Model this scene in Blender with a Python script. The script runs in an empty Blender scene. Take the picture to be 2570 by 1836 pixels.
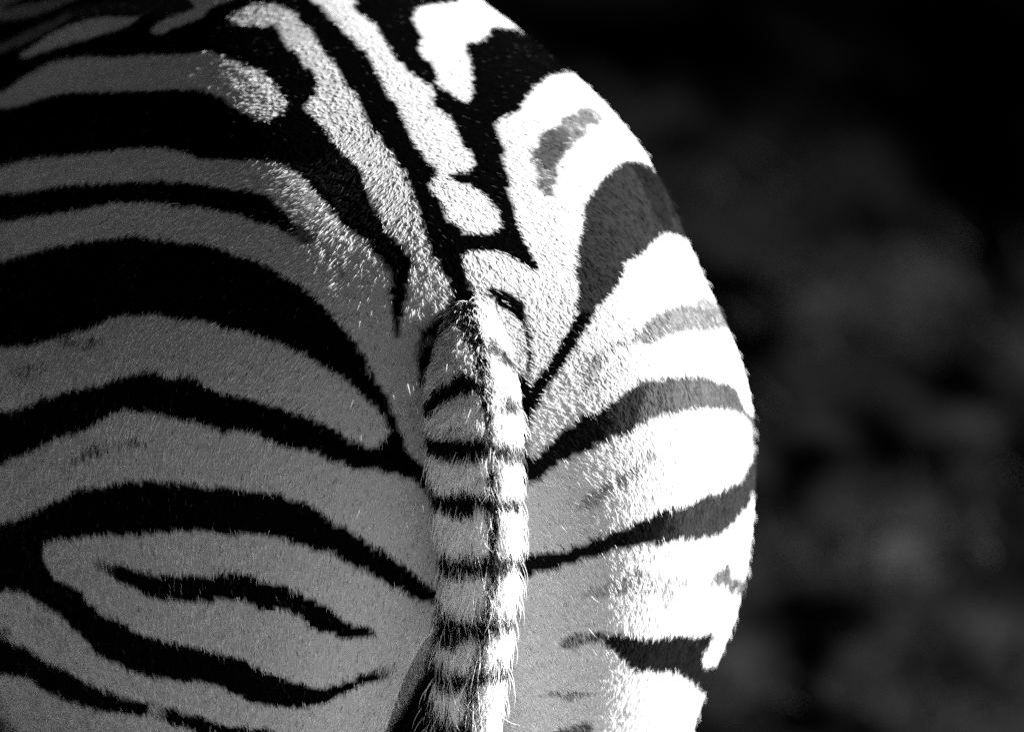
import bpy, math, random
import numpy as np
from mathutils import Vector, Matrix

# ------------------------------------------------------------------ camera
PX_W, PX_H = 2570.0, 1836.0
TAIL_HEAD = np.array([0.0, 0.0, 1.18])
YAW, PITCH = math.radians(15), math.radians(15)
DIST, SCALE = 5.0, 3950.0
cyw, syw, cpt, spt = math.cos(YAW), math.sin(YAW), math.cos(PITCH), math.sin(PITCH)
F = np.array([syw*cpt, cyw*cpt, -spt])
R = np.array([cyw, -syw, 0.0])
U = np.array([syw*spt, cyw*spt, cpt])
CAM = TAIL_HEAD - DIST*F + (100/SCALE)*R - (138/SCALE)*U
FPX = SCALE*DIST

sc = bpy.context.scene
col = sc.collection
cam = bpy.data.cameras.new('camera')
cam.sensor_width = 36.0
cam.lens = 36.0*FPX/PX_W
cam.clip_end = 500.0
cam.clip_start = 0.1
cam.dof.use_dof = True
cam.dof.focus_distance = 5.03
cam.dof.aperture_fstop = 5.6
co = bpy.data.objects.new('camera', cam)
col.objects.link(co)
M4 = Matrix(((R[0], U[0], -F[0], CAM[0]), (R[1], U[1], -F[1], CAM[1]), (R[2], U[2], -F[2], CAM[2]), (0, 0, 0, 1)))
co.matrix_world = M4
sc.camera = co

# ------------------------------------------------------------------ light
SUN_DIR = .87*R + .38*U + .20*F
SUN_DIR = SUN_DIR/np.linalg.norm(SUN_DIR)
elev = math.asin(SUN_DIR[2]); azim = math.atan2(SUN_DIR[0], SUN_DIR[1])
w = bpy.data.worlds.new('World'); sc.world = w; w.use_nodes = True
nt = w.node_tree; bg = nt.nodes['Background']
sky = nt.nodes.new('ShaderNodeTexSky'); sky.sky_type = 'NISHITA'; sky.sun_disc = False
sky.sun_elevation = elev; sky.sun_rotation = azim
bw = nt.nodes.new('ShaderNodeSeparateColor')                # black and white film behind a red filter: grey daylight, dark blue sky
nt.links.new(sky.outputs[0], bw.inputs[0]); nt.links.new(bw.outputs[0], bg.inputs['Color'])
bg.inputs['Strength'].default_value = 0.05
sky.altitude = 2400.0; sky.air_density = .28; sky.dust_density = .3
sl = bpy.data.lights.new('sun', 'SUN'); sl.energy = 5.0; sl.angle = math.radians(0.5); sl.color = (1, 1, 1)
so = bpy.data.objects.new('sun', sl); col.objects.link(so)
so.rotation_euler = Vector(SUN_DIR).to_track_quat('Z', 'Y').to_euler()
sc.view_settings.view_transform = 'Standard'; sc.view_settings.look = 'None'
sc.view_settings.gamma = 1.0; sc.view_settings.exposure = 2.48
sc.cycles.use_denoising = False
sc.cycles.max_bounces = 6; sc.cycles.diffuse_bounces = 4; sc.cycles.glossy_bounces = 2
sc.cycles.transmission_bounces = 4; sc.cycles.transparent_max_bounces = 8
sc.cycles.sample_clamp_indirect = 6.0
sc.cycles_curves.shape = 'RIBBONS'

rng = np.random.default_rng(7)

def project(p):
    q = p-CAM; z = q@F
    return 1285+FPX*(q@R)/z, 918-FPX*(q@U)/z, z

# ------------------------------------------------------------------ materials
def bsdf_mat(name, rough=.8, spec=.2):
    m = bpy.data.materials.new(name); m.use_nodes = True
    b = m.node_tree.nodes['Principled BSDF']
    b.inputs['Roughness'].default_value = rough
    b.inputs['Specular IOR Level'].default_value = spec
    return m, m.node_tree, b

def hair_mat(name, root, bright):
    m = bpy.data.materials.new(name); m.use_nodes = True
    t = m.node_tree; t.nodes.clear()
    out = t.nodes.new('ShaderNodeOutputMaterial')
    at = t.nodes.new('ShaderNodeAttribute'); at.attribute_name = 'pigment'
    info = t.nodes.new('ShaderNodeHairInfo')
    rmp = t.nodes.new('ShaderNodeMapRange')                 # roots darker than tips
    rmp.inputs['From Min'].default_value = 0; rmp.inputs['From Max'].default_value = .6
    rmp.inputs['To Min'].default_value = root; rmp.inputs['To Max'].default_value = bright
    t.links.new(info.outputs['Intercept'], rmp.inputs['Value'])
    mul = t.nodes.new('ShaderNodeMath'); mul.operation = 'MULTIPLY'
    t.links.new(at.outputs['Fac'], mul.inputs[0]); t.links.new(rmp.outputs[0], mul.inputs[1])
    dif = t.nodes.new('ShaderNodeBsdfDiffuse'); trn = t.nodes.new('ShaderNodeBsdfTranslucent')
    hr = t.nodes.new('ShaderNodeBsdfHair'); hr.component = 'Reflection'
    hr.inputs['RoughnessU'].default_value = .35; hr.inputs['RoughnessV'].default_value = .6
    mix1 = t.nodes.new('ShaderNodeMixShader'); mix1.inputs[0].default_value = .35
    mix2 = t.nodes.new('ShaderNodeMixShader'); mix2.inputs[0].default_value = .004
    for n in (dif, trn): t.links.new(mul.outputs[0], n.inputs['Color'])
    hr.inputs['Color'].default_value = (.5, .5, .5, 1)
    t.links.new(dif.outputs[0], mix1.inputs[1]); t.links.new(trn.outputs[0], mix1.inputs[2])
    t.links.new(mix1.outputs[0], mix2.inputs[1]); t.links.new(hr.outputs[0], mix2.inputs[2])
    t.links.new(mix2.outputs[0], out.inputs['Surface'])
    return m

def skin_mat():
    m, t, b = bsdf_mat('zebra_skin', .9, .0)
    at = t.nodes.new('ShaderNodeAttribute'); at.attribute_name = 'pigment'
    t.links.new(at.outputs['Fac'], b.inputs['Base Color'])
    return m

# ------------------------------------------------------------------ shape of the animal, as signed distances
def ell(p, c, r, ax=0):
    q = p-np.array(c)
    if ax:
        a = math.radians(ax)
        y = q[..., 1]*math.cos(a)+q[..., 2]*math.sin(a); z = -q[..., 1]*math.sin(a)+q[..., 2]*math.cos(a)
        q = np.stack([q[..., 0], y, z], -1)
    r = np.array(r); k0 = np.sqrt(((q/r)**2).sum(-1))+1e-9; k1 = np.sqrt(((q/(r*r))**2).sum(-1))+1e-9
    return k0*(k0-1)/k1

def cone(p, a, b, ra, rb):
    a = np.array(a, float); b = np.array(b, float); ba = b-a
    h = np.clip(((p-a)@ba)/(ba@ba), 0, 1)
    return np.sqrt(((p-a-h[..., None]*ba)**2).sum(-1))-(ra+(rb-ra)*h)

def smin(a, b, k):
    h = np.maximum(k-np.abs(a-b), 0)/k
    return np.minimum(a, b)-h*h*k*.25

GW = np.array([-.55, -.28, -.2, -.12, -.04, .04, .12, .2, .28, .5])
GV = np.array([0.8944, 0.8102, 0.8974, 0.9524, 1.0150, 0.9135, 0.9530, 0.8299, 0.7969, 0.7929])   #GV
_gx = np.linspace(-.7, .7, 141); _k = np.exp(-(np.arange(-12, 13)/5.)**2); _k /= _k.sum()
def girth(wv):
    gy = np.convolve(np.pad(np.interp(_gx, GW, GV), 12, mode='edge'), _k, 'valid')
    return np.interp(wv, _gx, gy)

def body_sdf(p):
    q = p.copy(); q[..., 0] = q[..., 0]/girth((p-TAIL_HEAD)@U)
    P = q.copy(); P[..., 0] = np.abs(P[..., 0])
    rump = ell(q, (0, .395, 1.105), (.185, .37, .186), 6)
    barrel = ell(q, (0, 1.0, .94), (.315, .74, .38))
    t = smin(rump, barrel, .25)
    t = smin(t, cone(q, (0, .10, 1.15), (0, .5, 1.235), .04, .055), .09)
    def side(P):
        h = ell(P, (.098, .29, 1.01), (.138, .30, .245))
        th = cone(P, (.098, .24, .90), (.115, .24, .62), .15, .10)
        st = cone(P, (.10, .40, .92), (.115, .40, .68), .165, .13)
        return smin(smin(h, th, .12), st, .10)
    h = smin(side(q), side(q*np.array([-1, 1, 1])), .079)
    d = smin(t, h, .115)
    d = smin(d, ell(q, (0, .105, 1.03), (.115, .085, .13)), .07)
    gap = ell(q, (-.012, .04, .767), (.053, .34, .20))
    d = -smin(-d, gap, .03)
    # the rest of the animal, out of the frame
    leg = cone(P, (.118, .24, .62), (.12, .10, .46), .082, .045)
    leg = smin(leg, cone(P, (.12, .10, .47), (.12, .13, .12), .036, .028), .04)
    leg = smin(leg, cone(P, (.12, .13, .12), (.12, .17, .03), .030, .045), .03)
    fore = cone(P, (.13, 1.42, .92), (.13, 1.44, .48), .11, .045)
    fore = smin(fore, cone(P, (.13, 1.44, .48), (.13, 1.46, .12), .036, .028), .04)
    fore = smin(fore, cone(P, (.13, 1.46, .12), (.13, 1.50, .03), .030, .045), .03)
    neck = cone(q, (0, 1.45, 1.15), (0, 1.98, 1.50), .20, .10)
    head = cone(q, (0, 2.0, 1.52), (0, 2.36, 1.26), .10, .05)
    ear = cone(P, (.05, 1.97, 1.60), (.08, 1.94, 1.76), .035, .012)
    d = smin(d, leg, .06); d = smin(d, fore, .10)
    d = smin(d, neck, .20); d = smin(d, smin(head, ear, .03), .08)
    return d

# tail: width, centre and ridge follow the dock; rounded three-sided section
TAILPTS = np.array([  # image y, centre x, half width, ridge x (2273 px wide view), world y
    (640, 1050, 40, 1040, .035), (700, 1058, 72, 1048, .012), (760, 1058, 104, 1055, -.012), (850, 1053, 117, 1068, -.032),
    (1000, 1058, 112, 1088, -.045), (1100, 1064, 103, 1093, -.048), (1200, 1067, 93, 1097, -.048),
    (1300, 1072, 87, 1095, -.045), (1400, 1060, 82, 1085, -.04), (1500, 1046, 79, 1070, -.034),
    (1624, 1024, 75, 1045, -.025), (1900, 995, 66, 1010, .0), (2500, 960, 45, 965, .02), (3300, 940, 30, 940, .03)], float)
def unproject_y(X, Y, wy):
    d = F+((X-1285)/FPX)*R-((Y-918)/FPX)*U
    return CAM+d*((wy-CAM[1])/d[1])
TC = np.array([unproject_y(c/.8844, y/.8844, wy) for y, c, hw, rx, wy in TAILPTS])
THW = TAILPTS[:, 2]/.8844/SCALE*1.08
TRX = (TAILPTS[:, 3]-TAILPTS[:, 1])/.8844/SCALE
_zd = np.linspace(TC[-1, 2]-.1, TC[0, 2]+.05, 700)
_kk = np.exp(-(np.arange(-45, 46)/20.)**2); _kk /= _kk.sum()
def _smooth(a):
    return np.convolve(np.pad(np.interp(_zd, TC[::-1, 2], a[::-1]), 45, mode='edge'), _kk, 'valid')
TSX, TSY, TSW, TSR = _smooth(TC[:, 0]), _smooth(TC[:, 1]), _smooth(THW), _smooth(TRX)
def tail_sdf(p):
    z = p[..., 2]
    cx = np.interp(z, _zd, TSX); cyy = np.interp(z, _zd, TSY)
    hw = np.interp(z, _zd, TSW)-.004; rx = np.interp(z, _zd, TSR)
    dx = p[..., 0]-cx; dy = p[..., 1]-cyy
    a = dx*R[0]+dy*R[1]; b = -(dx*syw+dy*cyw)          # across, and towards the rear
    e = np.sqrt((a/hw)**2+(b/(hw*.80))**2+1e-9)
    base = (e-1)*hw*.8
    k = .012
    left = (-(a-rx)*.12+b*.99)-hw*.60
    right = ((a-rx)*.80+b*.60)-hw*.60
    d = -smin(-base, -left, k); d = -smin(-d, -right, k)
    top = z-TC[0, 2]; bot = TC[-1, 2]-z
    d = -smin(-d, -top, .02)
    return np.maximum(d, bot)*.8

def grad(P, f, e=1e-3):
    g = np.stack([f(P+np.eye(3)[i]*e)-f(P-np.eye(3)[i]*e) for i in range(3)], -1)
    return g/(np.sqrt((g**2).sum(-1, keepdims=True))+1e-12)

def surface_net(f, lo, hi, h, levels):
    lo = np.array(lo, float); n = (np.ceil((np.array(hi)-lo)/(h*4)).astype(int))*4
    cc = [lo[i]+(np.arange(n[i]//4)+.375*4/4)*h*4 for i in range(3)]
    C = np.stack(np.meshgrid(*cc, indexing='ij'), -1)
    coarse = f(C)
    D = np.repeat(np.repeat(np.repeat(coarse, 4, 0), 4, 1), 4, 2)
    act = np.abs(D) < h*7
    I = np.argwhere(act)
    vals = np.empty(len(I))
    for s in range(0, len(I), 400000):
        vals[s:s+400000] = f(lo+I[s:s+400000]*h)
    D[act] = vals
    S = D < 0
    A = S[:-1, :-1, :-1].astype(np.int8)
    for o in ((1,0,0),(0,1,0),(0,0,1),(1,1,0),(1,0,1),(0,1,1),(1,1,1)):
        A = A+S[o[0]:S.shape[0]-1+o[0], o[1]:S.shape[1]-1+o[1], o[2]:S.shape[2]-1+o[2]]
    cell = (A > 0) & (A < 8)
    idx = -np.ones(cell.shape, np.int64); idx[cell] = np.arange(cell.sum())
    V = lo+(np.argwhere(cell)+.5)*h
    quads = []
    for ax in range(3):
        a = S.take(range(S.shape[ax]-1), ax); b = S.take(range(1, S.shape[ax]), ax)
        E = np.argwhere(a != b)
        u, v = (ax+1) % 3, (ax+2) % 3
        ok = (E[:, u] > 0) & (E[:, v] > 0) & (E[:, u] < S.shape[u]-1) & (E[:, v] < S.shape[v]-1)
        E = E[ok]; ins = S[tuple(E.T)]
        du = np.zeros(3, int); du[u] = 1; dv = np.zeros(3, int); dv[v] = 1
        q = [idx[tuple((E-du-dv).T)], idx[tuple((E-dv).T)], idx[tuple(E.T)], idx[tuple((E-du).T)]]
        Q = np.stack(q, 1); Q[~ins] = Q[~ins][:, ::-1]
        quads.append(Q)
    Q = np.concatenate(quads); Q = Q[(Q >= 0).all(1)]
    def snap(V, it):
        for _ in range(it):
            V = V-np.clip(f(V), -h, h)[:, None]*grad(V, f)
        return V
    V = snap(V, 3)
    for _ in range(levels):
        E = np.sort(np.concatenate([Q[:, [0, 1]], Q[:, [1, 2]], Q[:, [2, 3]], Q[:, [3, 0]]]), 1)
        key = E[:, 0]*len(V)+E[:, 1]
        uq, first, inv = np.unique(key, return_index=True, return_inverse=True)
        mid = V[E[first]].mean(1); cen = V[Q].mean(1)
        nE = len(mid); nV = len(V); nQ = len(Q)
        e = (inv.reshape(4, nQ)+nV).T; c = np.arange(nQ)+nV+nE
        Q = np.concatenate([np.stack([Q[:, 0], e[:, 0], c, e[:, 3]], 1), np.stack([Q[:, 1], e[:, 1], c, e[:, 0]], 1),
                            np.stack([Q[:, 2], e[:, 2], c, e[:, 1]], 1), np.stack([Q[:, 3], e[:, 3], c, e[:, 2]], 1)])
        V = snap(np.concatenate([V, mid, cen]), 2)
    return V, Q

def mesh_object(name, V, Q, mat, parent=None, pig=None):
    me = bpy.data.meshes.new(name)
    me.vertices.add(len(V)); me.vertices.foreach_set('co', V.astype(np.float32).ravel())
    k = Q.shape[1]
    me.loops.add(len(Q)*k); me.loops.foreach_set('vertex_index', Q.astype(np.int32).ravel())
    me.polygons.add(len(Q)); me.polygons.foreach_set('loop_start', np.arange(0, len(Q)*k, k, dtype=np.int32))
    me.update(calc_edges=True); me.validate()
    me.shade_smooth()
    if pig is not None:
        a = me.attributes.new('pigment', 'FLOAT', 'POINT'); a.data.foreach_set('value', pig.astype(np.float32))
    me.materials.append(mat)
    o = bpy.data.objects.new(name, me); col.objects.link(o); o.parent = parent
    return o
# ------------------------------------------------------------------ stripes, traced from the photograph
N_BODY, N_TAIL = 660000, 70000
TILES = {'A': (0, 0, 2.6407), 'B': (600, 0, 2.6407), 'C': (1200, 0, 2.6407), 'D': (900, 600, 2.6407), 'H': (1300, 600, 2.6407),
         'E': (900, 1200, 2.5539), 'I': (1300, 1200, 2.5539), 'L': (0, 600, 2.5256), 'G': (0, 1193, 2.5256),
         'J': (400, 400, 3.247), 'V': (0, 0, .8844)}
def poly(s):
    out = []; t = TILES['V']
    for tok in s.split():
        if tok in TILES: t = TILES[tok]; continue
        x, y = tok.split(','); out.append((t[0]+float(x)/t[2], t[1]+float(y)/t[2]))
    return np.array(out)
WHITE, BLACK = .80, .002
BODY_SHAPES = [   # (polygon, pigment, share of hairs that keep the colour underneath)
 ('A 0,60 200,30 480,-40 -100,-40 -300,60 -300,200 0,140 200,110 450,20 560,-40 300,-60', .30, 0),  # far pale stripes, here and next: dimness put into a greyer pigment
 ('A -150,370 0,300 150,225 300,160 450,95 470,115 350,190 200,270 0,355 -150,430', .22, .2),
 ('A 450,60 700,10 1250,-20 1290,40 1100,120 900,100 600,110 450,130', .14, .7),
 ('A 130,370 250,290 350,220 480,170 640,125 800,115 915,122 850,170 700,220 560,265 400,310 280,350 150,380', WHITE, 0),
 ('A 1005,195 1080,140 1200,90 1290,50 1230,-60 1600,-60 1530,0 1420,40 1370,90 1300,130 1180,175 1100,215 1020,224', WHITE, 0),
 ('A -150,640 20,610 100,550 200,490 300,440 430,400 600,378 800,385 950,370 1100,370 1250,360 1380,345 1450,375 1550,400 1700,465 1800,530 1850,600 1900,680 1880,740 1790,800 1720,800 1640,760 1540,700 1440,640 1340,600 1200,590 1000,600 800,605 620,615 450,615 330,635 200,680 80,710 -100,720', WHITE, 0),
 # the wide pale field down to the tail
 ('A -300,1150 0,1110 200,1060 400,1040 600,1020 850,990 1060,985 1200,1010 1300,1040 1400,1060 1600,1065 1780,1070 1880,1100 2000,1180 J 1283,287 1330,340 1430,460 1530,560 1640,640 1730,700 1900,1000 2000,1400 2150,1500 D 480,650 480,1000 480,1300 480,1560 460,1530 380,1470 320,1390 270,1260 240,1170 200,1080 130,960 70,860 J 1760,1760 1680,1624 1600,1500 1480,1370 1380,1240 1280,1150 1180,1050 1080,990 950,910 850,850 700,800 550,750 400,700 200,680 0,660 A 900,1570 700,1585 560,1600 L 500,20 300,60 150,100 0,140 -300,200', WHITE, 0),
 ('A 1515,130 1560,90 1660,35 1760,25 1880,45 1960,95 B 430,170 500,260 570,350 640,440 700,540 770,640 850,800 920,900 990,1000 1060,1100 1110,1200 1160,1320 1200,1430 1230,1560 D 453,40 500,110 560,210 620,310 640,400 600,480 520,540 450,590 420,660 400,720 330,740 240,660 280,620 290,480 330,350 330,250 345,150 J 2060,860 1990,740 1900,650 1830,560 1780,430 1720,300 1650,150 1580,30 B 860,1220 700,1020 620,940 560,850 480,760 430,700 500,620 510,530 450,440 380,370 300,260 250,170 180,172 A 1700,175 1600,172', WHITE, 0),
 ('J 1270,240 1330,340 1430,460 1530,560 1640,640 1730,700 1760,760 1830,830 1870,900 1880,1000 1890,1150 1888,1300 1900,1420 1955,1440 1980,1300 2000,1150 2030,950 2060,830 1990,740 1900,650 1830,560 1780,430 1720,300 1650,150 1580,30 1400,0 1100,0', BLACK, .04),
 ('J 1730,720 1830,830 1870,900 1890,1150 1930,1400 1980,1300 2030,950 2060,830 1990,740 1900,650', BLACK, .25),
 ('A 0,1285 200,1268 350,1240 500,1225 700,1215 900,1205 J 0,180 200,185 400,210 550,240 700,250 800,275 900,310 960,370 1010,420 1080,500 1130,560 1040,600 960,560 880,530 770,510 700,470 600,450 480,420 350,400 150,390 0,360 A 900,1345 800,1345 700,1355 560,1390 400,1418 250,1440 0,1475 -300,1520 -300,1320', BLACK, .0),
 ('J 1010,480 1080,520 1180,550 1240,600 1270,650 1220,700 1120,650 1030,610', BLACK, .30),
 ('J 1360,740 1440,780 1510,900 1490,960 1430,880 1350,800', BLACK, .6),
 ('L -300,720 0,690 150,680 300,645 450,600 550,580 620,545 720,500 820,490 950,485 1020,490 1100,515 1200,515 1280,512 1400,560 1550,590 1700,640 1850,700 1950,745 2050,810 2150,880 D 0,1010 60,1080 130,1140 190,1210 195,1300 160,1360 100,1400 40,1370 L 2260,1290 2150,1220 2050,1170 1900,1110 1750,1060 1600,1020 1450,980 1350,960 1290,930 1250,890 1150,870 1080,890 1000,850 900,850 780,870 650,920 560,945 450,960 350,990 200,1040 80,1090 0,1090 -300,1130', WHITE, 0),
 ('L -300,1600 0,1440 100,1390 200,1350 300,1290 400,1250 520,1220 620,1165 700,1115 800,1090 900,1100 1000,1115 1100,1140 1200,1160 1300,1180 1370,1215 1450,1225 1530,1215 1620,1240 1700,1280 1800,1310 1900,1335 2000,1360 2080,1400 2150,1430 V 855,1047 900,1060 934,1080 955,1110 965,1150 972,1200 976,1270 974,1316 E 470,690 400,650 300,560 200,500 100,430 0,370 G 2200,340 2100,280 2000,200 1900,165 1850,150 1750,115 1600,110 1400,80 1200,60 1000,40 850,40 700,60 560,80 450,105 400,140 300,180 200,240 100,280 0,300 -300,400', WHITE, 0),
 ('L 390,1440 520,1340 700,1285 900,1270 940,1310 740,1330 560,1410 430,1460', BLACK, .62),
 ('L 60,820 200,790 300,830 240,900 100,900', BLACK, .7),
 ('L 350,640 480,620 640,640 620,690 450,690', BLACK, .7),
 ('G 270,500 290,440 350,410 450,400 650,380 900,375 1100,355 1300,350 1400,365 1500,370 1650,365 1750,395 1900,435 2050,480 2150,520 E 0,580 100,630 200,680 300,740 400,790 470,802 520,900 520,1100 500,1300 400,1500 300,1900 G 1500,2100 -400,2000 -400,745 0,735 100,735 170,750 250,800 330,860 400,900 470,980 550,1050 620,1130 700,1180 800,1225 900,1260 1000,1285 1150,1300 1250,1310 1350,1325 1430,1350 1520,1400 1620,1440 1700,1460 1850,1470 2000,1450 2100,1420 2160,1390 2220,1360 E 0,1330 60,1320 120,1290 E 130,1225 60,1250 0,1265 G 2200,1310 2080,1340 1980,1335 1900,1310 1750,1270 1600,1200 1500,1150 1400,1130 1200,1080 1050,1050 900,1010 800,950 700,900 620,860 560,800 520,740 460,700 400,680 330,630 290,560', WHITE, 0),
 ('E 60,1250 130,1215 200,1225 190,1290 120,1300 60,1310', BLACK, .45),
 ('G 690,580 780,575 850,600 960,620 1080,640 1200,630 1320,640 1450,620 1550,625 1630,660 1720,680 1800,700 1870,730 1950,770 2010,790 2050,830 2120,870 2180,920 E 0,955 60,960 105,990 80,1020 0,1035 G 2150,1020 2050,990 1980,965 1920,910 1850,870 1750,850 1650,850 1600,825 1540,785 1420,780 1330,800 1200,795 1000,785 930,760 850,710 750,680 720,630', BLACK, .03),
 ('G 600,560 760,560 860,600 960,620 940,720 820,690 720,640 640,600', BLACK, .35),
 ('G 2000,850 2200,930 E 60,960 105,990 80,1020 G 2150,1020 2020,960', BLACK, .25),
 ('G -300,960 0,1040 80,1060 170,1090 250,1150 330,1190 430,1240 530,1300 640,1350 700,1390 830,1430 950,1450 900,1520 750,1500 620,1490 500,1450 420,1430 340,1390 250,1340 200,1295 100,1275 0,1265 -300,1250', BLACK, 0),
 ('G 640,1350 830,1410 950,1430 1030,1460 1150,1490 1150,1590 1050,1550 900,1520 750,1500 620,1490', BLACK, .45),
 ('G 1060,1470 1150,1500 1280,1520 1350,1560 1450,1590 1600,1600 1750,1624 1750,1750 1400,1750 1230,1620 1150,1590 1060,1560', BLACK, .05),
 ('G -300,950 0,960 80,990 60,1040 0,1050 -300,1000', BLACK, .5),
 ('G -300,1450 30,1540 130,1624 150,1800 -300,1800', BLACK, .4),
 # right of the spine
 ('B 400,-150 480,0 540,40 600,110 680,190 750,260 820,330 880,420 930,520 980,610 1040,700 1080,800 1150,920 1210,1020 1270,1090 1310,1140 1290,1200 1270,1220 1300,1300 1350,1370 1400,1460 1460,1510 1550,1555 1660,1545 1730,1500 1735,1450 1700,1380 1640,1310 1580,1260 1500,1220 1420,1190 1400,1150 1510,1140 1560,1100 1530,1030 1470,930 1430,850 1380,770 1310,720 1280,670 1300,620 1230,550 1130,480 1050,400 1000,330 950,250 920,200 880,150 820,110 770,50 765,0 750,-150', WHITE, 0),
 ('B 1155,110 1190,60 1260,30 1330,30 1430,20 1470,0 1500,-150 2100,-150 2200,250 2010,245 1900,215 1800,190 1680,180 1660,210 1620,260 1560,280 1510,290 1510,350 1530,430 1540,530 1545,620 1530,680 1490,670 1420,630 1350,590 1310,520 1290,460 1240,390 1190,310 1220,250 1190,190 1165,150', WHITE, 0),
 ('C 560,492 480,510 420,550 370,590 320,640 290,700 280,735 220,755 150,780 125,830 130,900 160,980 180,1080 195,1200 230,1350 260,1500 300,1600 D 1110,20 1150,110 1190,170 1190,200 1140,205 1090,160 1020,130 940,90 880,80 800,70 740,80 700,110 695,200 730,280 770,380 790,480 790,600 820,700 850,760 800,1500 E 600,0 600,1900 I 400,2200 1700,2200 2600,1000 2600,-600 H 2600,0 C 2600,800 1400,500 900,520 740,520 650,495', WHITE, 0),
 ('C 640,740 700,710 760,720 830,790 790,835 720,830 715,900 640,950 600,1000 570,1050 540,1100 530,1170 510,1220 495,1310 440,1290 390,1250 385,1180 400,1150 370,1080 350,1020 380,980 400,920 410,890 470,850 530,840 540,790 580,775', .17, .22),
 ('C 430,900 480,860 560,850 600,900 590,960 540,1040 480,1120 400,1080 390,1000', .08, .1),
 ('C 960,1075 1000,1065 1060,1070 1120,1090 1190,1140 1300,1150 1450,1560 1390,1595 1330,1570 1240,1550 1180,1590 1140,1624 H 876,50 800,120 720,150 700,210 670,290 640,330 600,380 530,450 500,520 440,600 400,680 360,720 330,790 280,870 230,930 190,1000 150,1060 100,1170 70,1230 0,1240 -60,1150 50,1060 80,1000 110,950 170,870 220,800 260,740 300,660 350,570 390,480 400,380 385,330 390,200 400,80 410,0 C 680,1560 690,1530 700,1450 700,1380 740,1300 790,1220 830,1170 900,1120', .027, .0),
 ('C 1000,1075 1060,1090 1120,1130 1200,1200 1230,1290 1290,1500 1200,1480 1120,1300 1060,1180', .014, .0),
 ('H 400,480 500,520 440,600 400,680 360,720 330,790 280,870 230,930 190,1000 150,1060 100,1170 70,1230 0,1240 -60,1150 50,1060 80,1000 110,950 170,870 220,800 260,740 300,660 350,570', .003, .0),  # lower end of the same stripe, its shade painted in as blacker pigment
 ('H 1210,390 1260,395 1300,430 1460,450 1560,600 1390,592 1350,595 1300,600 1240,620 1180,605 1100,615 1000,640 900,690 830,695 820,620 870,530 950,480 1050,440 1170,430', .21, .05),
 ('H 870,530 840,600 820,690 700,725 600,770 550,860 520,1000 430,1000 440,860 540,740 700,660 790,600', .16, .5),
 ('H 740,1000 790,950 830,930 900,925 1000,920 1150,915 1230,910 1300,930 1360,950 1430,980 1450,1000 1470,1060 1500,1120 1560,1170 1800,1150 1800,1700 1400,1640 1490,1600 1520,1560 1545,1480 1550,1350 1540,1230 1510,1190 1450,1150 1350,1130 1250,1130 1130,1135 1000,1165 860,1210 750,1270 650,1310 660,1060', .11, .0),
 ('H 850,960 740,1000 680,1050 620,1090 560,1130 500,1170 430,1170 380,1200 300,1270 220,1350 150,1420 80,1460 -20,1500 -60,1640 80,1624 130,1590 180,1550 240,1500 320,1460 400,1430 480,1390 550,1350 650,1310 750,1270 800,1180 840,1060', .035, .0),
 ('H 600,1120 500,1170 430,1170 380,1200 300,1270 220,1350 150,1420 80,1460 -20,1500 -60,1640 80,1624 130,1590 180,1550 240,1500 320,1460 400,1430 480,1390 560,1340', .007, .0),
 ('I 1500,-120 1440,0 1380,40 1300,80 1200,110 1130,150 1050,180 950,210 880,235 870,420 1000,390 1100,400 1200,385 1280,365 1340,335 1390,280 1440,220 1480,160 1510,80 1540,30 1750,-40 1750,-200', .038, .0),
 ('I 950,210 880,235 800,280 700,310 600,350 500,390 400,430 300,460 200,470 120,480 60,500 -40,520 -60,700 20,660 80,630 150,600 240,580 320,550 420,520 520,490 620,460 720,440 820,425 900,400 940,300', .007, .0),
 ('I 830,285 1010,212 1010,380 840,412', .008, .5),
 ('I 390,200 400,150 500,70 620,0 760,-100 850,-180 880,-130 760,0 680,60 560,130 450,200', .07, .48),
 ('I 400,740 640,640 720,570 800,600 850,650 950,640 1050,635 1100,650 1180,640 1270,600 1280,690 1170,685 1060,700 1000,760 950,860 900,760 800,740 600,760', .14, .52),
 ('I 1270,600 1330,560 1365,555 1380,640 1600,640 1600,740 1350,745 1330,690 1270,690', .14, .1),
 ('I 560,1040 600,1000 700,1010 830,1030 950,1020 1050,1000 1150,1015 1250,985 1240,1040 1210,1100 1185,1160 1185,1190 1215,1212 1260,1190 1400,1190 1400,1340 1200,1370 1150,1355 1120,1320 1060,1270 1000,1250 900,1245 800,1235 720,1220 680,1180 630,1130 580,1090', .012, .0),
 ('I 250,1050 300,1010 370,1000 430,975 500,990 620,1000 640,1080 540,1062 450,1050 380,1080 300,1075', .015, .35),
 ('I 90,1390 200,1380 300,1372 470,1365 450,1395 380,1412 250,1410', .03, .5),
 ('I 200,1640 300,1600 350,1585 470,1575 470,1800 200,1800', .02, .3),
 ('I 640,1500 800,1480 900,1560 800,1640 640,1600', .2, .85),
 # dark crescent at the root of the tail: stripe and fold shadow painted together
 ('D 855,330 900,325 980,350 1040,380 1090,430 1120,500 1145,580 1155,660 1145,760 1130,900 1110,900 1115,740 1100,620 1060,540 1010,480 950,460 900,420 870,380', BLACK, .08),
 ('D 600,0 690,60 700,200 760,340 790,480 800,600 840,720 870,850 885,1000 880,1150 885,1300 893,1450 885,1624 850,1624 850,1500 840,1350 828,1200 810,1100 780,1000 770,900 750,780 700,680 655,600 600,600 540,645 495,720 450,830 430,970 395,980 395,640 450,560 540,500 600,470', BLACK, .34),
 ('D 490,690 440,720 405,760 395,980 425,960 440,880 490,780', BLACK, .0),
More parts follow.
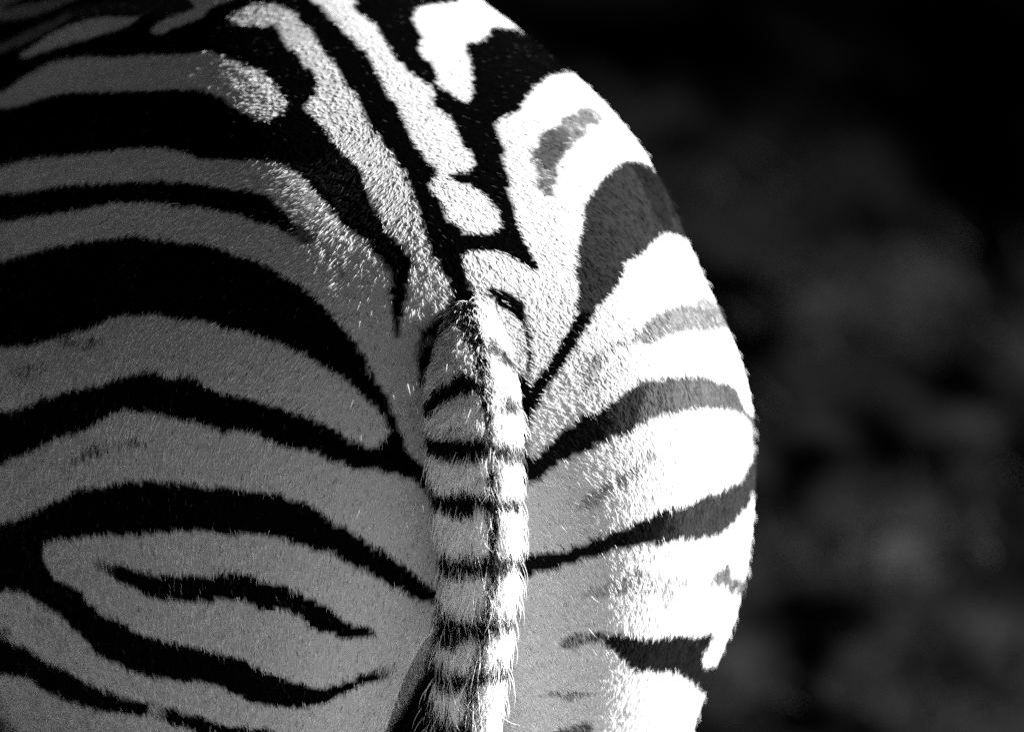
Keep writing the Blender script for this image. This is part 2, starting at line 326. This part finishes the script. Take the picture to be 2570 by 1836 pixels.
 ('D 1080,880 1125,960 1135,1100 1128,1300 1125,1450 1140,1520 1050,1600 1050,880', BLACK, .1),  # shadow line along the tail edge, painted into the coat
 # shade in the gap between the thighs, painted black
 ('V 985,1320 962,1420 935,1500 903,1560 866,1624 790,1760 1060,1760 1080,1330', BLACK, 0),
]
TAIL_SHAPES = [
 ('D 600,0 690,60 700,200 760,340 790,480 800,600 840,720 870,850 885,1000 880,1150 885,1300 893,1450 885,1624 850,1624 850,1500 840,1350 828,1200 810,1100 780,1000 770,900 750,780 700,680 655,600 600,600 540,645 495,720 450,830 430,970 395,980 395,640 450,560 540,500 600,470', BLACK, .34),
 ('D 490,690 440,720 405,760 395,980 425,960 440,880 490,780', BLACK, .0),
 ('E 835,-20 885,-20 885,150 885,400 885,600 870,800 850,950 810,1100 770,1250 750,1400 730,1724 680,1724 700,1400 740,1200 780,1050 805,900 825,700 838,500 828,300 835,100', BLACK, .22),
 ('D 855,330 900,325 980,350 1040,380 1090,430 1120,500 1145,580 1200,700 1200,900 1110,900 1115,740 1100,620 1060,540 1010,480 950,460 900,420 870,380', BLACK, .08),  # crescent at the tail root: stripe plus painted fold shadow
 ('D 350,1170 415,1140 440,1100 520,1030 600,1010 650,970 700,960 780,1000 800,1040 740,1060 660,1070 560,1110 500,1150 450,1185 350,1210', BLACK, 0),
 ('D 350,1350 450,1360 560,1370 700,1375 840,1380 840,1470 770,1480 690,1490 580,1480 470,1450 350,1450', BLACK, 0),
 ('D 885,1430 1000,1410 1100,1425 1200,1430 1200,1500 1000,1505 885,1490', .08, .15),
 ('D 960,1090 1090,1105 1200,1110 1200,1165 980,1165', .12, .25),
 ('D 880,720 960,780 1040,850 1090,900 1160,960 1160,1010 1080,940 1000,880 930,840 870,790', .13, .15),
 ('E 350,120 480,130 560,155 700,152 835,165 850,230 780,225 740,250 640,265 560,240 490,230 350,230', BLACK, 0),
 ('E 835,165 880,185 960,175 1120,170 1120,235 960,235 870,235', .045, .15),
 ('E 350,530 520,540 590,565 700,572 800,552 860,560 860,630 800,640 700,652 600,650 520,640 350,640', BLACK, 0),
 ('E 850,560 950,560 1120,570 1120,625 950,625 850,630', .05, .2),
 ('E 350,930 530,930 600,945 720,962 820,950 900,960 1100,950 1100,1000 900,1012 800,1030 680,1062 600,1090 530,1072 350,1070', BLACK, .06),
 ('E 900,950 1100,950 1100,1000 900,1012', .08, .3),
 ('E 350,1240 500,1260 600,1292 700,1292 780,1280 900,1260 1100,1270 1100,1310 820,1320 700,1350 580,1380 520,1350 350,1350', BLACK, .1),
 ('E 300,1470 450,1480 520,1560 600,1600 700,1610 700,1700 520,1680 300,1600', BLACK, .1),
]
OX, OY, ST = -320, -320, 2.0
GWD, GHT = int((2700+320)/ST), int((2200+320)/ST)
def smooth_poly(P):
    P0 = np.roll(P, 1, 0); P2 = np.roll(P, -1, 0); P3 = np.roll(P, -2, 0); out = []
    for t in (0, .33, .67):
        a = .5*(2*P+(-P0+P2)*t+(2*P0-5*P+4*P2-P3)*t*t+(-P0+3*P-3*P2+P3)*t**3)
        out.append(a)
    return np.stack(out, 1).reshape(-1, 2)
def raster(P):
    P = (smooth_poly(P)-np.array([OX, OY]))/ST
    m = np.zeros((GHT, GWD), bool)
    x0, y0 = P[:, 0], P[:, 1]; x1, y1 = np.roll(x0, -1), np.roll(y0, -1)
    lo, hi = max(0, int(y0.min())), min(GHT-1, int(y0.max())+1)
    for r in range(lo, hi+1):
        yy = r+.5
        s = ((y0 <= yy) & (y1 > yy)) | ((y1 <= yy) & (y0 > yy))
        if not s.any(): continue
        xs = np.sort(x0[s]+(yy-y0[s])/(y1[s]-y0[s])*(x1[s]-x0[s]))
        for a, b in zip(xs[::2], xs[1::2]):
            m[r, max(0, int(round(a))):max(0, int(round(b)))] = True
    return m
def paint(shapes, base, bars=99):
    """three layers: pigment, pigment underneath, share of hairs that show the one underneath"""
    top = np.full((GHT, GWD), base); und = top.copy(); sh = np.zeros((GHT, GWD))
    for n, (s, v, mixed) in enumerate(shapes):
        pl = poly(s)
        if n >= bars: pl[:, 1] = pl[:, 1].mean()-4+1.35*(pl[:, 1]-pl[:, 1].mean())
        m = raster(pl)
        if mixed > 0: und[m] = top[m]; sh[m] = mixed
        else: sh[m] = 0; und[m] = v
        top[m] = v
    return top, und, sh
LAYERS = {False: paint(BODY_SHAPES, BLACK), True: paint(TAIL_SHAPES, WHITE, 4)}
def far_pigment(P):
    """stripes where the photograph does not reach: shoulders, neck, legs"""
    y, z = P[:, 1], P[:, 2]
    ph = np.where(z > .62, y*9.5+.8*np.sin(z*7)+.25*np.sin(z*23+y*9), z*17+y*2)
    ph = np.where(y > 1.7, y*14+z*6, ph)
    v = np.where(np.sin(ph*2*math.pi/1.6) > 0, WHITE, BLACK)
    return np.where(z < .06, .03, v)
def lookup(P, tail, jitter=0.):
    x, y, z = project(P)
    if jitter: x = x+rng.normal(0, jitter, len(x)); y = y+rng.normal(0, jitter, len(x))
    i = ((y-OY)/ST).astype(int); j = ((x-OX)/ST).astype(int)
    ok = (i >= 0) & (j >= 0) & (i < GHT) & (j < GWD) & (z < 7) & (y > -90) & (y < 1960)
    ic, jc = i.clip(0, GHT-1), j.clip(0, GWD-1)
    top, und, sh = LAYERS[tail]
    return top[ic, jc], und[ic, jc], sh[ic, jc], ok
def hair_pigment(P, tail):
    t, u, s, ok = lookup(P, tail, 4.0)
    patch = .5+(.25 if tail else .5)*vnoise(P, .006, 11)+rng.normal(0, .3 if tail else .2, len(P))
    v = np.where((patch < s) & (s > 0), u, t)
    return np.where(ok, v, far_pigment(P) if not tail else t)
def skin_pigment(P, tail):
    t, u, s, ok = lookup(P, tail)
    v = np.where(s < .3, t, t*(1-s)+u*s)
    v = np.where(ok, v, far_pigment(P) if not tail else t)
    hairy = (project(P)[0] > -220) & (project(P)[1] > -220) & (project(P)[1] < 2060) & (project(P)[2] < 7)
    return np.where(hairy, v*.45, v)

# ------------------------------------------------------------------ hair
FLOW = np.array([  # where the coat lies which way: image x, y, direction x, y (down positive)
    (100, 100, 1, .15), (450, 180, 1, .2), (700, 90, .9, .1), (750, 300, .5, .5), (100, 450, -.7, .35), (450, 450, -.9, .35),
    (700, 500, -.75, .5), (880, 420, -.3, .8), (950, 550, -.25, .9), (850, 700, -.5, .85), (980, 780, -.12, 1), (500, 700, -.5, .8),
    (150, 900, .1, .9), (400, 950, -.1, 1), (700, 950, -.35, .95), (950, 1050, -.1, 1), (200, 1200, .15, 1), (600, 1200, -.12, 1),
    (1000, 1300, .05, 1), (200, 1420, .35, .9), (600, 1500, -.1, 1), (900, 1600, .0, 1), (100, 1700, .5, .85), (500, 1780, .1, 1),
    (950, 150, .5, .8), (1080, 320, .8, .45), (1150, 520, .75, .6), (1250, 150, .8, .4), (1150, 650, .3, .9), (1250, 680, .7, .6),
    (1320, 760, .75, .6), (1400, 380, .9, .35), (1600, 300, .7, .7), (1500, 600, .8, .4), (1700, 600, .5, .85), (1400, 900, .8, .5),
    (1600, 850, .6, .75), (1800, 850, .35, .95), (1400, 1150, .7, .6), (1650, 1100, .5, .85), (1870, 1150, .2, 1),
    (1400, 1400, .5, .85), (1600, 1450, .5, .85), (1800, 1450, .3, .95), (1400, 1700, .45, .9), (1600, 1700, .3, .95), (1740, 1750, .2, 1)], float)
def flow(x, y):
    dx = np.zeros(len(x)); dy = np.zeros(len(x)); ws = np.zeros(len(x))
    for fx, fy, ux, uy in FLOW:
        n = math.hypot(ux, uy); wt = 1/(((x-fx)**2+(y-fy)**2)/150.**2+.15)**2
        dx += wt*ux/n; dy += wt*uy/n
    return dx, dy

def vnoise(p, s, seed=0):                                   # smooth value noise in 3d
    q = p/s; i = np.floor(q).astype(np.int64); f = q-i; f = f*f*(3-2*f)
    r = np.zeros(len(p))
    for a in (0, 1):
        for b in (0, 1):
            for c in (0, 1):
                h = ((i[:, 0]+a)*73856093) ^ ((i[:, 1]+b)*19349663) ^ ((i[:, 2]+c)*83492791) ^ (seed*2654435761)
                h = (h ^ (h >> 13))*1274126177 & 0x7fffffff
                h = ((h ^ (h >> 16)) & 0xffff)/65535.
                r += h*(f[:, 0] if a else 1-f[:, 0])*(f[:, 1] if b else 1-f[:, 1])*(f[:, 2] if c else 1-f[:, 2])
    return r*2-1

def scatter(V, Q, n, keep):
    T = np.concatenate([Q[:, [0, 1, 2]], Q[:, [0, 2, 3]]])
    c = V[T].mean(1); T = T[keep(c)]
    a, b, cc = V[T[:, 0]], V[T[:, 1]], V[T[:, 2]]
    nr = np.cross(b-a, cc-a); ar = np.sqrt((nr**2).sum(1))
    cum = np.cumsum(ar); print('area', cum[-1]/2)
    t = np.searchsorted(cum, rng.random(n)*cum[-1]); t = np.minimum(t, len(T)-1)
    u = rng.random(n); v = rng.random(n); s = u+v > 1; u[s] = 1-u[s]; v[s] = 1-v[s]
    return a[t]+u[:, None]*(b-a)[t]+v[:, None]*(cc-a)[t]

def norm(v): return v/(np.sqrt((v**2).sum(-1, keepdims=True))+1e-12)

def hair_object(name, P, N, T, L, rad, pig, lift, curl, mat, parent, K=5):
    n = len(P)
    ts = np.linspace(0, 1, K)
    B = norm(np.cross(N, T))
    pts = np.empty((n, K, 3), np.float32)
    for j, t in enumerate(ts):
        up = lift*(1.6*t-.9*t*t)
        along = t
        side = curl*(t*t)
        pts[:, j] = P-N*.0006+(L*along)[:, None]*T+(L*up)[:, None]*N+(L*side)[:, None]*B
    hc = bpy.data.hair_curves.new(name)
    hc.add_curves([K]*n)
    hc.attributes['position'].data.foreach_set('vector', pts.ravel())
    ra = hc.attributes.get('radius') or hc.attributes.new('radius', 'FLOAT', 'POINT')
    prof = np.clip(1.0-ts**2.2*.93, 0, 1)
    ra.data.foreach_set('value', (rad[:, None]*prof[None]).astype(np.float32).ravel())
    at = hc.attributes.new('pigment', 'FLOAT', 'CURVE'); at.data.foreach_set('value', pig.astype(np.float32))
    hc.materials.append(mat)
    o = bpy.data.objects.new(name, hc); col.objects.link(o); o.parent = parent
    o['kind'] = 'stuff'
    return o

def build_coat(name, V, Q, f, n, sample, mat, parent, length, radius, tail=False):
    def keep(c):
        x, y, z = project(c)
        return (x > -220) & (x < 2250) & (y > -220) & (y < 2060) & (z < 7.0)
    P = scatter(V, Q, int(n*1.35), keep)
    N = grad(P, f)
    view = norm(CAM-P)
    facing = (N*view).sum(1)
    k = facing > -.30
    P, N = P[k], N[k]; P = P-np.clip(f(P), -.004, .004)[:, None]*N
    x, y, z = project(P)
    if tail:
        spread = (x-np.interp(y, TAILPTS[:, 0]/.8844, TAILPTS[:, 1]/.8844))/140.
        dx = .28*spread+rng.normal(0, .16, len(P)); dy = np.ones(len(P))
    else:
        dx, dy = flow(x, y)
    T = dx[:, None]*R-dy[:, None]*U
    T = norm(T); T = norm(T-(T*N).sum(1, keepdims=True)*N)
    B = np.cross(N, T)
    # locks: neighbouring hairs lean together
    a = .22*vnoise(P, .006, 1)+.20*vnoise(P, .0028, 2)+.12*vnoise(P, .03, 4)+rng.normal(0, .11, len(P))
    T = norm(T+a[:, None]*B)
    L = length*(1+.22*vnoise(P, .0035, 3)+rng.normal(0, .16, len(P))).clip(.3, 2)
    lift = (.24+.07*vnoise(P, .0032, 5)+rng.normal(0, .05, len(P))).clip(.05, .8)
    if not tail: L *= np.interp(y, [0, 900], [.72, 1.0])
    if tail:
        down = np.interp(y, [800, 1300, 1900], [.75, 1.2, 2.2]); L = L*down
        wild = rng.random(len(P)) < .04*np.interp(y, [900, 1300], [.15, 1]); L[wild] *= 1.5; lift[wild] += .3
    else:
        wild = rng.random(len(P)) < .006; L[wild] *= 1.5; lift[wild] += .35
    pig = sample(P+(.85 if tail else .62)*L[:, None]*T, N, True)
    pig = pig*(1+rng.normal(0, .12, len(P))+.12*vnoise(P, .004, 9)+.06*vnoise(P, .02, 12)).clip(.45, 1.15)
    dash = (rng.random(len(P)) < np.interp(P[:, 0], [-.04, .10], [.075, .012])*(1+vnoise(P, .012, 19))) & (pig > .4)  # sparse dark hairs stand in for relief shading, more on the shaded flank
    if not tail: pig[dash] *= rng.uniform(.08, .4, dash.sum()); L[dash] *= .75; lift[dash] += .06
    grey = (pig > .008) & (pig < .3)
    pig[grey] *= (1+.5*vnoise(P, .0035, 15)+.3*vnoise(P, .015, 16)+rng.normal(0, .25, len(P))).clip(.25, 2)[grey]  # speckled sheen of the grey stripes, put into the pigment
    glint = (rng.random(len(P)) < .02+.05*np.clip(vnoise(P, .02, 8), 0, 1)) & (pig < .01)
    pig[glint] = rng.uniform(.01, .10, glint.sum())  # sun glints on black hair, painted as sparse paler hairs
    rad = radius*(1+rng.normal(0, .2, len(P))).clip(.5, 1.6)
    curl = rng.normal(0, .12 if not tail else .2, len(P))
    return hair_object(name, P, N, T, L, rad, pig, lift, curl, mat, parent)

# ------------------------------------------------------------------ the zebra
skin = skin_mat()
zebra = bpy.data.objects.new('zebra', None); col.objects.link(zebra)
zebra['label'] = 'zebra seen from behind, black and white striped rump with its tail hanging down'
zebra['category'] = 'zebra'

V, Q = surface_net(body_sdf, (-.42, -.16, -.03), (.42, 2.46, 1.82), .008, 1)
print('body', len(V), len(Q))
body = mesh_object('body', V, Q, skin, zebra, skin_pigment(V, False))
tV, tQ = surface_net(tail_sdf, (-.12, -.13, TC[-1, 2]-.02), (.12, .12, TC[0, 2]+.03), .004, 0)
print('tail', len(tV), len(tQ))
tail = mesh_object('tail', tV, tQ, skin, zebra, skin_pigment(tV, True))
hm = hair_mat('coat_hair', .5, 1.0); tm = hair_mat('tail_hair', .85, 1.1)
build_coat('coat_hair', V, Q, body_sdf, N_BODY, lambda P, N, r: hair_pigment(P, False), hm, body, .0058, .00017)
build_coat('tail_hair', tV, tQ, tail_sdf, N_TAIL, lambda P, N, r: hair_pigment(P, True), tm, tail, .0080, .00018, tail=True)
# ------------------------------------------------------------------ ground and the grass behind the animal
def tone_mat(name):
    m, t, b = bsdf_mat(name, 1.0, .0)
    at = t.nodes.new('ShaderNodeAttribute'); at.attribute_name = 'pigment'
    n1 = t.nodes.new('ShaderNodeTexNoise'); n1.inputs['Scale'].default_value = 60; n1.inputs['Detail'].default_value = 4
    mr = t.nodes.new('ShaderNodeMapRange'); mr.inputs['To Min'].default_value = .3; mr.inputs['To Max'].default_value = 1.7
    mu = t.nodes.new('ShaderNodeMath'); mu.operation = 'MULTIPLY'
    tc = t.nodes.new('ShaderNodeTexCoord'); t.links.new(tc.outputs['Object'], n1.inputs['Vector'])
    t.links.new(n1.outputs['Fac'], mr.inputs['Value']); t.links.new(mr.outputs[0], mu.inputs[0]); t.links.new(at.outputs['Fac'], mu.inputs[1])
    t.links.new(mu.outputs[0], b.inputs['Base Color'])
    return m
# dark and pale patches of the soil behind the haunch (2273 px wide view: x, y, radius x, radius y, darker or paler)
PATCH = [(1700, 745, 75, 42, -2), (1790, 1035, 60, 48, -2), (1830, 1345, 110, 42, -2), (1900, 1370, 60, 30, -1), (1790, 1490, 50, 70, -1.4), (1690, 870, 40, 30, -.8),
         (2110, 870, 60, 50, -1.2), (2050, 1010, 120, 25, -1.2), (2150, 150, 260, 200, -1.5), (1500, 100, 200, 80, -1.2), (1600, 290, 70, 35, -.6),
         (2200, 600, 90, 160, -1.2), (2250, 1050, 50, 80, -1.4), (2050, 480, 110, 60, -.8), (1760, 1600, 120, 40, -1.3), (1900, 1130, 60, 20, -.6),
         (1940, 1230, 120, 60, 1.3), (1750, 1240, 60, 60, .6), (1940, 690, 130, 50, .5), (2090, 1140, 110, 70, .6), (1830, 1150, 50, 30, .4), (1990, 780, 90, 50, .3),
         (1780, 960, 60, 40, .35), (1640, 1470, 50, 40, .7), (2000, 1560, 140, 60, .45), (2060, 950, 60, 30, .5), (1560, 430, 90, 60, .35), (2200, 1400, 60, 60, .4), (1950, 1450, 70, 40, .3)]
def soil(gp):
    X, Y, Z = project(gp); Xv, Yv = X*.8844, Y*.8844
    gs = gp*np.array([1.15, .3, 1])
    v = .8+.45*vnoise(gs, .15, 23)+.8*vnoise(gs, .07, 24)+.5*vnoise(gs, .04, 25)
    for bx, by, rx, ry, s in PATCH:
        v += s*np.exp(-(((Xv-bx)/rx)**2+((Yv-by)/(ry*1.15))**2))*(Z > 0)
    v = v.clip(.03, 3)**1.3
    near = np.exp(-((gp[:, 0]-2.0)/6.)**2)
    return v*np.interp(Yv, [0, 250, 650, 1100, 1624], [.10, .35, .85, 1.0, .85])*(.4+.6*near)  # tone fades towards the top: vignette painted into the soil colour
def spread(c, w, far, n):
    u = np.linspace(-1, 1, n); return c+w*u+(far-w)*np.sign(u)*np.abs(u)**9
gx, gy = np.meshgrid(spread(2.0, 5.0, 200, 300), spread(7.0, 8.0, 200, 420), indexing='ij')
GP = np.stack([gx.ravel(), gy.ravel(), np.zeros(gx.size)], 1)
i = np.arange(299)[:, None]*420+np.arange(419)[None]
GQ = np.stack([i, i+420, i+421, i+1], -1).reshape(-1, 4)
ground = mesh_object('ground', GP, GQ, tone_mat('dark_earth'), None, soil(GP)*.0088); ground['kind'] = 'structure'

# short grass scattered over the soil
nT = 9000
gp = np.stack([rng.uniform(-1.5, 5.5, nT), rng.uniform(1.6, 14.0, nT), np.zeros(nT)], 1)
bright = soil(gp); sel = rng.random(nT) < .15+.7*bright; gp = gp[sel]; bright = bright[sel]
nb = 14
root = np.repeat(gp, nb, 0)+np.concatenate([rng.normal(0, .05, (len(gp)*nb, 2)), np.zeros((len(gp)*nb, 1))], 1)
ang = rng.uniform(0, 2*math.pi, len(root)); ln = rng.uniform(.010, .035, len(root)); lean = rng.uniform(.8, 2.2, len(root)); wd = rng.uniform(.002, .005, len(root))
dirv = np.stack([np.cos(ang), np.sin(ang), np.zeros(len(root))], 1); side = np.stack([-np.sin(ang), np.cos(ang), np.zeros(len(root))], 1)
p0 = root-side*wd[:, None]; p1 = root+side*wd[:, None]
mid = root+dirv*(ln*lean*.4)[:, None]+np.array([0, 0, 1])*(ln*.45)[:, None]
p2 = mid+side*(wd*.7)[:, None]; p3 = mid-side*(wd*.7)[:, None]
tip = root+dirv*(ln*lean)[:, None]+np.array([0, 0, 1])*ln[:, None]
BV = np.stack([p0, p1, p2, p3, tip], 1).reshape(-1, 3)
k = np.arange(len(root))[:, None]*5
tris = np.concatenate([k+[[0, 1, 2]], k+[[0, 2, 3]], k+[[3, 2, 4]]])
grass = mesh_object('grass', BV, tris, tone_mat('dark_grass'), None, np.repeat(np.repeat(bright, nb), 5)*.009)
grass['kind'] = 'stuff'; grass['label'] = 'short dark grass on the ground behind the zebra'; grass['category'] = 'grass'

# pale sheet added out of frame to reflect sun onto the shaded rump
rm, t3, b3 = bsdf_mat('bounce_pale', 1.0, .0)
n3 = t3.nodes.new('ShaderNodeTexNoise'); n3.inputs['Scale'].default_value = 2.5; n3.inputs['Detail'].default_value = 8
c3 = t3.nodes.new('ShaderNodeValToRGB')
c3.color_ramp.elements[0].color = (.50, .50, .50, 1); c3.color_ramp.elements[1].color = (.62, .62, .62, 1)
tc3 = t3.nodes.new('ShaderNodeTexCoord'); t3.links.new(tc3.outputs['Object'], n3.inputs['Vector'])
t3.links.new(n3.outputs['Fac'], c3.inputs[0]); t3.links.new(c3.outputs[0], b3.inputs['Base Color'])
def edge_line(pts):
    pts = np.array(pts, float)
    c = np.stack([np.interp(np.linspace(0, 8, 241), np.arange(9), pts[:, i]) for i in (0, 1)], 1)
    for _ in range(30): c[1:-1] = .5*c[1:-1]+.25*(c[:-2]+c[2:])
    c[:, 1] += .12*vnoise(np.stack([c[:, 0], c[:, 1], c[:, 0]*0], 1), .9, 31)
    return c
L_ = edge_line([(-2.0, -70), (-1.8, -8), (-1.7, -2.6), (-1.1, -1.1), (-.3, -.2), (.6, .5), (3, 1.0), (10, 1.3), (70, 1.6)])
R_ = edge_line([(3.5, -70), (3.6, -8), (4.0, -5.5), (5, -4.6), (6.5, -4.2), (8, -3.8), (10, -3.6), (14, -3.4), (70, -3)])
RV = np.stack([np.concatenate([L_, L_[:, :1]*0+.004], 1), np.concatenate([R_, R_[:, :1]*0+.004], 1)], 1).reshape(-1, 3)
k = np.arange(240)[:, None]*2
bounce = mesh_object('bounce_ground', RV, k+[[0, 1, 3, 2]], rm); bounce['kind'] = 'structure'
